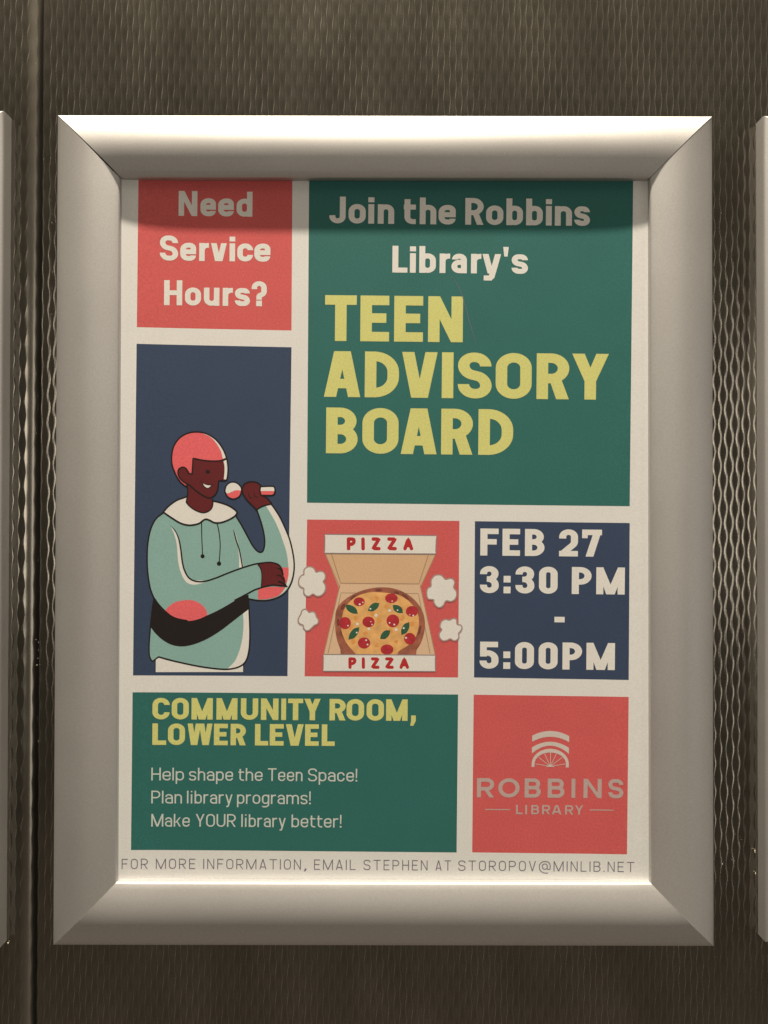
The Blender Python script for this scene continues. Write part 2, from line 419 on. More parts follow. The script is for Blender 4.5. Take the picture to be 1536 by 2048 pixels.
def brush(pts, w, closed=False, taper=(1, 1), n=6):
    """drawn line through pts with round joins and optional tapered ends"""
    p = spline(pts, closed, n); P = [Vector(a) for a in p]; m = len(P); quads = []; Ls = []; Rs = []
    for i in range(m):
        a = P[i - 1] if (i or closed) else P[0]; b = P[(i + 1) % m] if (i < m - 1 or closed) else P[-1]
        d = b - a
        d = d.normalized() if d.length > 1e-9 else Vector((1, 0))
        nn = Vector((-d.y, d.x)); f = i / max(1, m - 1)
        k = 1.0
        if not closed:
            if f < .25: k = taper[0] + (1 - taper[0]) * math.sin(f / .25 * PI / 2)
            if f > .75: k = min(k, taper[1] + (1 - taper[1]) * math.sin((1 - f) / .25 * PI / 2))
        Ls.append(P[i] + nn * w * k / 2); Rs.append(P[i] - nn * w * k / 2)
    for i in range(m if closed else m - 1):
        j = (i + 1) % m
        quads.append([tuple(Ls[i]), tuple(Rs[i]), tuple(Rs[j])]); quads.append([tuple(Ls[i]), tuple(Rs[j]), tuple(Ls[j])])
    if not closed:
        for q, k in ((P[0], taper[0]), (P[-1], taper[1])):
            if k > .3: quads.append(disc(q.x, q.y, w * k / 2 * .99, n=12))
    return quads

# ---- letter shapes, drawn with a pen: W width, H cap height, X small-letter height, t upright stroke, q level stroke
def glyph(ch, W, H, X, t, q, D=0):
    k = t / q; h = t / 2; v = q / 2; out = []
    def pen(pts, r=1e6, closed=False):
        n = len(pts)
        rr = r if isinstance(r, (list, tuple)) else [r] * n
        for tri in strip([(x, y * k) for x, y in pts], rr, t, closed): out.append([(x, y / k) for x, y in tri])
    def bar(x0, y0, x1, y1): out.append(rect(x0, y0, x1, y1))
    def diag(x0, y0, x1, y1, w, w2=None): out.append([(x0, y0), (x0 + w, y0), (x1 + (w2 or w), y1), (x1, y1)])
    B = 1e6; light = t < H * .16
    if ch in 'OQ': pen([(h, v), (W - h, v), (W - h, H - v), (h, H - v)], B, True)
    elif ch == '0': pen([(h, v), (W - h, v), (W - h, H - v), (h, H - v)], B, True)
    elif ch == 'o': pen([(h, v), (W - h, v), (W - h, X - v), (h, X - v)], B, True)
    elif ch in 'Cc':
        T = H if ch == 'C' else X; c = .67 if ch == 'C' else .63
        pen([(W - h, T * c), (W - h, T - v), (h, T - v), (h, v), (W - h, v), (W - h, T * (1 - c))])
    elif ch == 'G': pen([(W - h, H * .68), (W - h, H - v), (h, H - v), (h, v), (W - h, v), (W - h, H * .45), (W * .55, H * .45)], [B] * 5 + [0, 0])
    elif ch == 'D':
        bar(0, 0, t, H); pen([(h, H - v), (W - h, H - v), (W - h, v), (h, v)], [0, W * .55, W * .55, 0])
    elif ch in 'PRB':
        mid = H * (.52 if ch == 'B' else .45); bar(0, 0, t, H)
        wU = W - (.04 * W if ch == 'B' else 0)
        pen([(h, H - v), (wU - h, H - v), (wU - h, mid), (h, mid)], B)
        if ch == 'B': pen([(h, mid), (W - h, mid), (W - h, v), (h, v)], B)
        if ch == 'R': diag(W - t * 1.12, 0, W * .38, mid, t * 1.1, t * 1.05)
    elif ch in 'EFL':
        bar(0, 0, t, H)
        if ch != 'F': bar(t * .9, 0, W, q)
        if ch != 'L': bar(t * .9, H - q, W, H); bar(t * .9, H * .5 - v + .01 * H, W * .9, H * .5 + v + .01 * H)
    elif ch == 'T': bar(0, H - q, W, H); bar(W / 2 - h, 0, W / 2 + h, H - q * .9)
    elif ch == 'I': bar(0, 0, W, H)
    elif ch == 'H': bar(0, 0, t, H); bar(W - t, 0, W, H); bar(t * .9, H * .5 - v, W - t * .9, H * .5 + v)
    elif ch == 'N': bar(0, 0, t, H); bar(W - t, 0, W, H); diag(0, H, W - t * 1.02, 0, t * 1.02)
    elif ch == 'M':
        bar(0, 0, t, H); bar(W - t, 0, W, H); a = t * (.95 if not light else 1.0)
        diag(0, H, W / 2 - a * .62, 0 if not light else H * .0, a * 1.02, a * 1.25); diag(W - a * 1.02, H, W / 2 - a * .62, 0, a * 1.02, a * 1.25)
    elif ch == 'U': pen([(h, H), (h, v), (W - h, v), (W - h, H)])
    elif ch in 'AV':
        a = t * (1.45 if not light else 1.15); wd = t * 1.06
        f = (lambda y: y) if ch == 'A' else (lambda y: H - y)
        diag(0, f(0), W / 2 - a / 2, f(H), wd); diag(W - wd, f(0), W / 2 + a / 2 - wd, f(H), wd)
        if ch == 'A': bar(W * .2, H * .19, W * .8, H * .19 + q)
    elif ch == 'W':
        wd = t * .95; W2 = W * .54
        for o in (0, W - W2):
            diag(o, H, o + W2 / 2 - wd * .62, 0, wd); diag(o + W2 - wd, H, o + W2 / 2 - wd * .38, 0, wd)
    elif ch == 'Y':
        wd = t * 1.08
        diag(0, H, W / 2 - h, H * .40, wd, t); diag(W - wd, H, W / 2 - h, H * .40, wd, t); bar(W / 2 - h, 0, W / 2 + h, H * .42)
    elif ch == 'J': pen([(W - h, H), (W - h, v), (h, v), (h * .9, H * .30)])
    elif ch in 'Ss':
        T = H if ch == 'S' else X; m = T * .5; sl = T * (.035 if light else .05)
        pen([(W - h * 1.05, T * (.70 if not light else .76)), (W - h * 1.05, T - v), (h * 1.05, T - v), (h, m + sl), (W - h, m - sl), (W - h, v), (h, v), (h, T * (.31 if not light else .25))])
    elif ch == '2': pen([(h, H * .66), (h, H - v), (W - h, H - v), (W - h, H * .55)], B); pen([(W - h, H * .60), (W - h, H * .47), (h * 1.15, v * 1.2)], [0, W * .35, 0]); bar(0, 0, W, q)
    elif ch == '3':
        pen([(h, H * .70), (h, H - v), (W - h * 1.1, H - v), (W - h * 1.1, H * .52), (W * .36, H * .52)], [B, B, B, B, 0]); pen([(W * .36, H * .52), (W - h, H * .52), (W - h, v), (h, v), (h, H * .31)], B)
    elif ch == '5':
        bar(W * .02, H - q, W * .97, H); bar(W * .02, H * .45, W * .02 + t * .95, H - q * .5)
        pen([(W * .04, H * .45 + v), (W - h, H * .45 + v + q * .35), (W - h, v), (h, v), (h, H * .30)], B)
    elif ch == '7': bar(0, H - q, W, H); bar(0, H * .68, t * .78, H); diag(W * .18, 0, W - t * 1.05, H, t * 1.1, t * 1.05)
    elif ch == '-': bar(0, H * .37, W, H * .37 + q)
    elif ch == ':': bar(0, 0, W, W * .95); bar(0, H * .40, W, H * .40 + W * .95)
    elif ch == '.': bar(0, 0, W, W)
    elif ch == ',': out.append([(W * .15, t), (W * .15, 0), (W * .0, -t * .9), (W * .55, -t * .9), (W, 0), (W, t)]) if not light else out.append([(W * .3, t * 1.2), (W * .3, 0), (0, -t * 2.0), (W * .45, -t * 2.0), (W, 0), (W, t * 1.2)])
    elif ch == "'": out.append([(0, H), (W, H), (W * .8, H * .64), (W * .2, H * .64)])
    elif ch == '!': bar(0, 0, W, t * 1.1); out.append([(W / 2 - h, H), (W / 2 + h, H), (W / 2 + h * .75, H * .27), (W / 2 - h * .75, H * .27)])
    elif ch == '?':
        pen([(h, H * .68), (h, H - v), (W - h, H - v), (W - h, H * .50), (W * .50, H * .42), (W * .50, H * .26)], [B, B, B, W * .3, W * .15, 0]); bar(W * .5 - h * 1.05, 0, W * .5 + h * 1.05, t * 1.02)
    elif ch == 'e':
        m = X * .5; pen([(h, m), (W - h, m), (W - h, X - v), (h, X - v), (h, v), (W - h * 1.05, v), (W - h * 1.05, X * .30)], [0, 0, B, B, B, B, 0])
    elif ch == 'a':
        pen([(h * 1.2, X * .70), (h * 1.2, X - v), (W - h, X - v), (W - h, 0)], B)
        pen([(W - h, X * .56), (h, X * .56), (h, v), (W - h, v)], B)
    elif ch in 'nhmr':
        bar(0, 0, t, X if ch != 'h' else H)
        if ch == 'r': pen([(h, X * .45), (h, X - v), (W, X - v)], [0, min(W * .6, X * .5), 0])
        elif ch == 'm':
            for x0, x1 in ((0, W / 2 + h), (W / 2 - h, W)): pen([(x0 + h, X * .4), (x0 + h, X - v), (x1 - h, X - v), (x1 - h, 0)])
        else: pen([(h, X * .4), (h, X - v), (W - h, X - v), (W - h, 0)])
    elif ch == 'u': bar(W - t, 0, W, X); pen([(h, X), (h, v), (W - h, v), (W - h, X * .6)])
    elif ch in 'bdpq':
        right = ch in 'dq'
        y0 = -D if ch in 'pq' else 0; y1 = H if ch in 'bd' else X
        bar(W - t if right else 0, y0, W if right else t, y1)
        pen([(h, v), (W - h, v), (W - h, X - v), (h, X - v)], B, True)
    elif ch == 'g':
        bar(W - t, -D * .4, W, X); pen([(h, v), (W - h, v), (W - h, X - v), (h, X - v)], B, True)
        pen([(W - h, X * .2), (W - h, -D + v), (h, -D + v), (h, -D * .62)])
    elif ch == 'i': bar(W / 2 - h, 0, W / 2 + h, X); bar(W / 2 - h * 1.03, H * .985 - q * 1.0, W / 2 + h * 1.03, H * .985)
    elif ch == 'l': bar(0, 0, t, H)
    elif ch == 'k':
        bar(0, 0, t, H); diag(t * .8, X * .42, W - t * 1.1, X, t * .9, t * 1.1); diag(W - t * 1.1, 0, W * .33, X * .62, t * 1.15, t * .9)
    elif ch == 't': pen([(W * .30, H * .93), (W * .30, v), (W, v)], [0, W * .45, 0]); bar(0, X - q, W, X)
    elif ch in 'vy':
        a = t * (1.35 if not light else 1.1); wd = t * 1.03
        diag(0, X, W / 2 - a / 2, 0, wd); diag(W - wd, X, W / 2 + a / 2 - wd, 0, wd)
        if ch == 'y':
            k_ = (W / 2 - a / 2) / X; yb = -D + q * .5
            diag(W / 2 + a / 2 - wd, X * .02, W / 2 + a / 2 - wd + (yb) * k_, yb, wd)
            x2 = W / 2 + a / 2 - wd + yb * k_
            out.append([(x2 - wd * .75, -D), (x2 + wd * .55, -D), (x2 + wd, yb + q * .1), (x2 + wd * .6, yb + q * .5), (x2 - wd * .75, -D + q)])
    elif ch == '@':
        pen([(W * .72, H * .28), (W * .72, v * 3 + H * .05), (W - h, v * 3 + H * .05), (W - h, H - v), (h, H - v), (h, -H * .18), (W * .8, -H * .18)], B)
        pen([(W * .30, H * .2), (W * .72, H * .2), (W * .72, H * .72), (W * .30, H * .72)], B, True)
    return out
WID = {'I': .22, 'i': .22, 'l': .16, '!': .16, ',': .24, '.': .16, "'": .2, ':': .2, 'M': .92, 'W': 1.05, 'm': .95, 'E': .56, 'F': .55, 'L': .54, 'T': .68, 'r': .38, 't': .40,
       's': .53, 'S': .66, 'c': .55, 'e': .56, 'a': .55, 'n': .53, 'h': .53, 'u': .53, 'b': .56, 'd': .56, 'p': .56, 'g': .56, 'o': .58, 'k': .54, 'v': .56, 'y': .56, '@': 1.08, 'J': .5}
SL = 0.0105; LEAN = 0.0092
def lettering(name, rows, H, X, t, q, key, parent, level=6, D=None, track=None, label=None, sl=SL):
    """rows: (text, baseline at x=base_x, base_x, [letter or word extents]); extents per letter (pairs) or per word"""
    D = D if D is not None else .27 * H
    for text, by, bx, ext in rows:
        polys = []
        letters = [c for c in text if c != ' ']
        if len(ext) == len(letters): spans = list(zip(letters, ext))
        else:
            spans = []
            for word, (a, b) in zip(text.split(' '), ext):
                ws = [WID.get(c, .64) for c in word]; g = track if track is not None else .12
                # thin letters keep the pen width
                tw = [t / H if c in 'Il' else (t * 1.1 / H if c in '.!' else x) for c, x in zip(word, ws)]
                s = (b - a - (len(word) - 1) * g * H - 0) / sum(tw); x = a
                for c, wq in zip(word, tw):
                    spans.append((c, (x, x + wq * s))); x += wq * s + g * H
        for c, (a, b) in spans:
            base = by + (a - bx) * sl
            for p in glyph(c, b - a, H, X, t, q, D):
                polys.append([(a + px + LEAN * py, base + px * sl - py) for px, py in p])
        build(name, polys, key, level, parent, 'printed line reading ' + text if len(text) > 1 else 'printed dash')

# ---- sheet
sheet = build('sheet', [[(226, 345), (1316, 345), (1316, 1778), (226, 1778)]], 'white', 0, poster)

def panel(name, pts, key, label): return build(name, [pts], key, 1, poster, label)
coral_a = panel('coral_panel', [(277.8, 345), (584.8, 345), (583, 661), (274.4, 654.8)], 'coral', 'coral block reading Need Service Hours?')
green_a = panel('green_panel', [(618.2, 345), (1266, 345), (1259, 1012.5), (614, 1005.5)], 'green', 'large green block with the yellow headline')
navy_a = panel('navy_panel', [(273.9, 688), (583, 694.5), (575, 1352.3), (266.8, 1350.4)], 'navy', 'tall navy block with the singer')
coral_b = panel('coral_panel', [(614.2, 1039), (918.9, 1041.8), (916, 1355), (609.3, 1352.6)], 'coral', 'coral block with the open pizza box')
navy_b = panel('navy_panel', [(949.8, 1042.4), (1259, 1046), (1257, 1359.8), (948, 1355)], 'navy', 'square navy block with date and times')
green_b = panel('green_panel', [(266, 1384), (916.3, 1389), (913.2, 1705), (262.8, 1699)], 'green', 'wide green block with room and invitation')
coral_c = panel('coral_panel', [(947.3, 1389.4), (1257, 1393.6), (1253.6, 1708.3), (944.3, 1704.8)], 'coral', 'coral block with the library mark')

# ---- headline blocks
lettering('lettering', [
    ('Need', 432, 357, [(357.3, 394.6), (400.8, 431.7), (436.2, 467.6), (473, 504.7)]),
    ('Service', 521.2, 320, [(319.7, 356.3), (360.5, 392.2), (398.3, 417.6), (421.8, 453.3), (459, 470), (474.5, 506), (508.4, 540.6)]),
    ('Hours?', 610.5, 328, [(328.3, 364.4), (369.9, 402), (407.7, 438.7), (445.3, 465.6), (469.6, 499.8), (503, 533.2)])],
    50, 36, 11.0, 9.6, 'cream', coral_a)
lettering('lettering', [
    ('Join the Robbins', 446.5, 660, [(659.2, 691.2), (697, 731.3), (736.7, 748), (755.4, 788.2), (807.4, 831.5), (839.3, 872.5), (877, 911.3), (930.4, 967), (972, 1006.5), (1012.5, 1045.7), (1052, 1085.4), (1092, 1103), (1109.5, 1143.7), (1148.3, 1179.7)]),
    ("Library's", 545, 784, [(784.6, 814.7), (819.7, 831.5), (838.4, 871.6), (879, 900), (902.6, 933.6), (941.8, 962.4), (964.6, 1002), (1006, 1017), (1023, 1055.8)])],
    53.5, 39, 11.8, 10, 'cream', green_a, D=14)
lettering('headline', [
    ('TEEN', 681.7, 650, [(649.6, 712.9), (720.4, 778), (788, 845.7), (855.9, 925.4)]),
    ('ADVISORY', 793.6, 648, [(647.8, 720.4), (729.3, 797.5), (803.6, 874.5), (883.3, 906.4), (915.2, 983), (991, 1063), (1072.8, 1138), (1143.7, 1216.7)]),
    ('BOARD', 906.4, 652, [(651.8, 715), (724.4, 796.6), (801.4, 873), (882, 945.3), (956.4, 1025.9)])],
    91.5, 60, 23, 19, 'yellow', green_a)
lettering('lettering', [
    ('FEB 27', 1110.9, 960, [(960.4, 996.8), (1004.7, 1039.8), (1049.7, 1088.8), (1118, 1155.6), (1163.8, 1203.4)]),
    ('3:30 PM', 1186, 960, [(959.7, 997.3), (1007, 1021), (1030.7, 1068.5), (1077.7, 1115), (1143.3, 1182.8), (1192.2, 1249)]),
    ('-', 1264.5, 1108, [(1108.6, 1129)]),
    ('5:00PM', 1337.2, 960, [(959, 996.8), (1006.4, 1020.3), (1029.7, 1067.6), (1077, 1115), (1124.7, 1163.8), (1172.5, 1229.3)])],
    54, 40, 14.2, 11, 'cream', navy_b)
lettering('lettering', [
    ('COMMUNITY ROOM,', 1438.3, 305, [(305.2, 339.4), (343.5, 377.6), (383, 425.5), (432.8, 474.7), (481.6, 516.2), (521.7, 556.8), (562.4, 572), (576, 606), (608.3, 641), (658.9, 691.2), (693, 728), (733, 767.8), (772, 815), (820.5, 831.6)]),
    ('LOWER LEVEL', 1489.4, 305, [(305, 332.5), (336, 370), (375, 424.6), (427.8, 455.6), (461, 491.6), (509.8, 536.3), (539.4, 567.2), (571.4, 607), (610, 637.4), (643.4, 669.3)])],
    43, 30, 10.9, 9.0, 'yellow', green_b, sl=.0068)
lettering('lettering', [
    ('Help shape the Teen Space!', 1560.3, 303, [(303, 368), (378, 466), (477, 525), (535.5, 605), (616, 714.5)]),
    ('Plan library programs!', 1606.3, 303, [(303, 364), (374, 465), (474, 621.5)]),
    ('Make YOUR library better!', 1652.6, 303, [(303, 379.5), (391.5, 471.5), (482.5, 571.4), (583, 683)])],
    25.5, 18.6, 2.9, 2.6, 'pale', green_b, D=6.8, track=.13, sl=.0068)
lettering('lettering', [
    ('FOR MORE INFORMATION, EMAIL STEPHEN AT STOROPOV@MINLIB.NET', 1736.6, 244,
     [(244.5, 296), (312, 390.5), (406.5, 613), (628, 711), (727, 855), (871, 902), (916.5, 1268)])],
    20.3, 14, 1.75, 1.6, 'text', poster, track=.30, sl=.0069)

# ---- library mark
g = []
def A4(x, y): return (930 + x / 4.042, 1380 + y / 4.042)
def arcband(cx, x0, x1, ytc, yte, ybc, ybe, tilt=0.012, n=18):
    top = []; bot = []
    for i in range(n + 1):
        f = i / n; x = x0 + (x1 - x0) * f; s = (2 * f - 1) ** 2
        dy = (x - cx) * tilt
        top.append(A4(x, ytc + (yte - ytc) * s + dy)); bot.append(A4(x, ybc + (ybe - ybc) * s + dy))
    return top + bot[::-1]
g.append(arcband(692, 543, 842, 331, 371, 378, 420)); g.append(arcband(692, 541, 840, 418, 466, 450, 515))
outer = []; inner = []
for i in range(25):
    a = PI * i / 24
    outer.append(A4(689 - 150 * math.cos(a), 598 - 123 * math.sin(a))); inner.append(A4(689 - 127 * math.cos(a), 598 - 93 * math.sin(a)))
g.append([A4(538, 622)] + outer + [A4(838, 626), A4(815, 626)] + inner[::-1] + [A4(561, 622)])
build('arch_mark', g, 'logolt', 5, coral_c)
g = []
for ex, ey in ((570, 597), (597, 545), (643, 513), (692, 505), (740, 513), (785, 545), (812, 597)):
    a = Vector(A4(689, 617)); b = Vector(A4(ex, ey)); d = (b - a).normalized(); nn = Vector((-d.y, d.x)) * .55
    g.append([tuple(a + nn), tuple(b + nn), tuple(b - nn), tuple(a - nn)])
g.append([A4(655, 621), A4(680, 606), A4(698, 606), A4(722, 621)])
build('fanlight_mark', g, 'logolt', 7, coral_c)
lettering('lettering', [('ROBBINS', 1594.6, 954, [(953.8, 988), (996.3, 1038.9), (1049.2, 1081.4), (1095.3, 1128.7), (1142.8, 1150.4), (1166.8, 1202.9), (1216.2, 1246.2)])],
    38.4, 28, 8.0, 7.2, 'logo', coral_c, sl=.006)
lettering('lettering', [('LIBRARY', 1628.3, 1032, [(1032, 1045), (1050.3, 1054), (1062.4, 1078), (1084, 1100.3), (1103.5, 1123), (1130, 1146.5), (1149.8, 1166.3)])],
    18.6, 14, 3.6, 3.2, 'logo', coral_c, sl=.006)
build_each('rule_line', [[A4(163, 961), A4(364, 963), A4(364, 971), A4(163, 969)], [A4(1008, 965), A4(1200, 967), A4(1200, 975), A4(1008, 973)]], 'logo', 5, coral_c)

# ---- singer illustration (surveyed at 3.865 x)
def Q(p): return [(250 + a[0] / 3.865, 840 + a[1] / 3.865) + tuple(a[2:]) for a in p]
def Q2(p): return [(335 + a[0] / 6.678, 855 + a[1] / 6.678) + tuple(a[2:]) for a in p]
def Q3(p): return [(470 + a[0] / 11.815, 1100 + a[1] / 11.815) + tuple(a[2:]) for a in p]
def fill(name, plist, key, level): return build_each(name, [spline(p) for p in plist], key, level, navy_a)
def lines(name, blist, key, level): return build(name, [q for b in blist for q in b], key, level, navy_a)
LW = 3.1
fill('trousers_print', [Q([(240, 1820, 0), (235, 1948, 0), (916, 1948, 0), (918, 1880, 0)])], 'cream', 2)
body = Q([(300, 715, 0), (240, 765), (202, 840), (180, 940), (173, 1060), (178, 1180), (197, 1300), (226, 1378, 0), (214, 1450), (202, 1560), (192, 1680), (188, 1760), (192, 1825), (213, 1862), (240, 1845), (262, 1830, 0),
          (330, 1850), (420, 1872), (560, 1902), (700, 1922), (800, 1926), (880, 1908), (930, 1870), (955, 1800), (965, 1700), (965, 1600), (960, 1480), (954, 1382, 0),
          (1030, 1395), (1110, 1393), (1190, 1368), (1250, 1322), (1285, 1260), (1303, 1190), (1308, 1120), (1300, 1040), (1275, 930), (1240, 840), (1200, 755), (1160, 690), (1132, 652, 0), (1080, 668), (1020, 697, 0),
          (1052, 790), (1074, 880), (1080, 950), (1070, 1005), (1050, 1022), (1022, 1012), (985, 968), (940, 885), (900, 812), (862, 750, 0), (800, 700), (600, 660)])
fill('sweater_print', [body], 'teal', 3)
fill('highlight_print', [
    Q([(1090, 664, 0), (1130, 655, 0), (1165, 705), (1205, 775), (1245, 860), (1275, 950), (1297, 1050), (1303, 1130), (1295, 1200), (1272, 1268), (1235, 1320), (1190, 1358, 0), (1235, 1305), (1256, 1240), (1263, 1150), (1252, 1040), (1226, 950), (1190, 850), (1150, 765)]),
    Q([(957, 1462, 0), (912, 1497, 0), (916, 1560), (913, 1640), (901, 1720), (880, 1795), (848, 1865), (793, 1922, 0), (880, 1907), (930, 1870), (955, 1800), (965, 1700), (965, 1600)]),
    Q([(352, 818, 0), (380, 880), (398, 945), (405, 1010), (411, 1090), (428, 1165), (455, 1228), (492, 1264), (550, 1272), (640, 1248, 0), (600, 1240), (520, 1235), (470, 1190), (445, 1100), (430, 990), (405, 895)]),
    Q([(845, 850, 0), (868, 960), (882, 1060), (882, 1142, 0), (915, 1136, 0), (900, 1060), (882, 980)])], 'cream', 4)
fill('shadow_print', [Q([(222, 1370, 0), (255, 1425), (310, 1485), (380, 1530), (460, 1550), (540, 1545), (640, 1508), (740, 1460), (840, 1402), (900, 1368), (955, 1350, 0), (961, 1458, 0), (900, 1505), (820, 1567), (740, 1628), (640, 1690), (540, 1732), (450, 1750), (370, 1740), (300, 1705), (240, 1652), (203, 1605, 0), (206, 1540), (214, 1450)])], 'black', 5)
fill('patch_print', [
    Q([(308, 1475, 0), (340, 1440), (390, 1408), (460, 1393), (530, 1395), (590, 1425), (625, 1465), (638, 1508, 0), (580, 1535), (510, 1552), (440, 1550), (365, 1522)]),
    Q3([(545, 935, 0), (545, 1165, 0), (700, 1165), (850, 1140), (1000, 1090), (1100, 1010), (1180, 880, 0), (900, 870), (700, 890)]),
    Q3([(1080, 412, 0), (1268, 412, 0), (1262, 600), (1215, 790, 0), (1150, 770, 0)])], 'pink', 6)
lines('drawn_line', [
    brush(body[:7] + [body[7]], LW), brush(body[7:16], LW * .9), brush(body[15:28], LW), brush(body[27:41], LW), brush(body[41:], LW) if False else brush(body[42:53], LW),
    brush(Q([(350, 815), (385, 850), (415, 915), (432, 1000), (443, 1090), (460, 1160), (495, 1220), (550, 1247), (620, 1246), (700, 1222), (800, 1182), (900, 1145), (1000, 1115), (1070, 1104)]), LW, taper=(.1, 1)),
    brush(Q3([(590, 900), (450, 950), (300, 1030), (150, 1110), (0, 1185)]), LW * 1.05),
    brush(Q([(480, 1551), (400, 1535), (340, 1503), (270, 1435), (226, 1375)]), LW),
    brush(Q([(838, 845), (860, 930), (885, 1010), (908, 1135)]), LW * .8, taper=(.1, 1)),
    brush(Q([(592, 775), (594, 900), (600, 1045)]), 2.0), brush(Q([(700, 765), (722, 840), (736, 960), (728, 1105)]), 2.0),
    brush(Q([(237, 1845), (236, 1946)]), 1.4), brush(Q([(915, 1890), (916, 1946)]), 1.4),
    [disc(*Q([(600, 1053)])[0], 4.1)], [disc(*Q([(727, 1110)])[0], 4.4)]], 'black', 7)
collar = Q2([(0, 1130, 0), (0, 1030, 0), (60, 980), (140, 945), (258, 925, 0), (300, 1060), (480, 1130), (600, 985, 0), (720, 1010), (830, 1050), (900, 1100), (932, 1138, 0), (905, 1180), (830, 1230), (740, 1260), (680, 1262), (620, 1235), (550, 1205), (500, 1225), (430, 1270), (330, 1295), (220, 1285), (120, 1220), (0, 1135)])
collar = Q([(297, 712, 0), (340, 665), (400, 622), (478, 593, 0), (600, 660), (676, 625, 0), (740, 640), (800, 662), (845, 690), (868, 714, 0), (850, 742), (800, 772), (740, 793), (690, 793), (655, 775), (618, 768), (570, 800), (500, 813), (430, 797), (360, 755)])
fill('collar_print', [collar], 'cream', 8)
fill('skin_print', [
    Q2([(262, 780, 0), (270, 860), (262, 930), (252, 1000, 0), (300, 1050), (380, 1105), (470, 1135), (540, 1120), (590, 1075), (605, 1010), (598, 940, 0), (640, 895), (670, 820), (672, 730, 0), (700, 705), (790, 700, 0), (805, 600), (798, 480), (780, 410, 0), (640, 445), (500, 435), (340, 408, 0), (335, 610, 0), (295, 620, 0), (265, 560), (205, 535), (155, 560), (145, 610), (170, 670), (220, 730)]),
    Q2([(1005, 790), (1030, 755), (1100, 735), (1180, 735), (1240, 765, 0), (1245, 900, 0), (1320, 930), (1385, 1010, 0), (1290, 1040), (1190, 1098, 0), (1130, 1040), (1070, 970), (1020, 900), (1000, 840)]),
    Q3([(540, 330, 0), (680, 300), (850, 295), (980, 320), (1060, 370), (1100, 430), (1130, 500), (1140, 590), (1180, 680), (1190, 770), (1225, 855, 0), (1050, 840), (900, 830), (780, 850), (610, 900, 0), (640, 750), (635, 600), (600, 440)])], 'skin', 9)
fill('hair_print', [Q2([(340, 408, 0), (325, 608, 0), (298, 612, 0), (268, 560), (205, 530), (150, 555), (138, 610), (160, 680), (250, 765, 0), (248, 785, 0), (170, 720), (110, 620), (68, 500), (62, 380), (90, 250), (160, 150), (270, 85), (400, 68), (520, 95), (640, 175), (730, 290), (782, 405, 0), (680, 440), (560, 440)])], 'pink', 10)
fill('face_highlight_print', [
    Q2([(455, 72, 0), (540, 90), (640, 165), (715, 260), (785, 405, 0), (740, 418, 0), (710, 310), (640, 195), (560, 120)]),
    Q2([(748, 450, 0), (790, 430, 0), (800, 520), (802, 620), (785, 695, 0), (752, 690, 0), (762, 590), (760, 510)]),
    Q2([(465, 745, 0), (520, 765), (585, 770, 0), (565, 798), (530, 806), (490, 780)]),
    Q2([(770, 840), (790, 770), (850, 732), (920, 745), (975, 795), (985, 850), (960, 900), (870, 860), (830, 875), (800, 885)]),
    Q2([(1242, 793, 0), (1400, 793), (1425, 820), (1425, 850, 0), (1240, 850, 0)])], 'cream', 11)
fill('microphone_print', [
    Q2([(785, 878, 0), (830, 875), (870, 855), (910, 838), (985, 840, 0), (972, 895), (930, 940), (870, 948), (810, 925)]),
    Q2([(1240, 848, 0), (1425, 848, 0), (1415, 880), (1385, 898), (1250, 898, 0)])], 'pink', 12)
W2 = 3.0
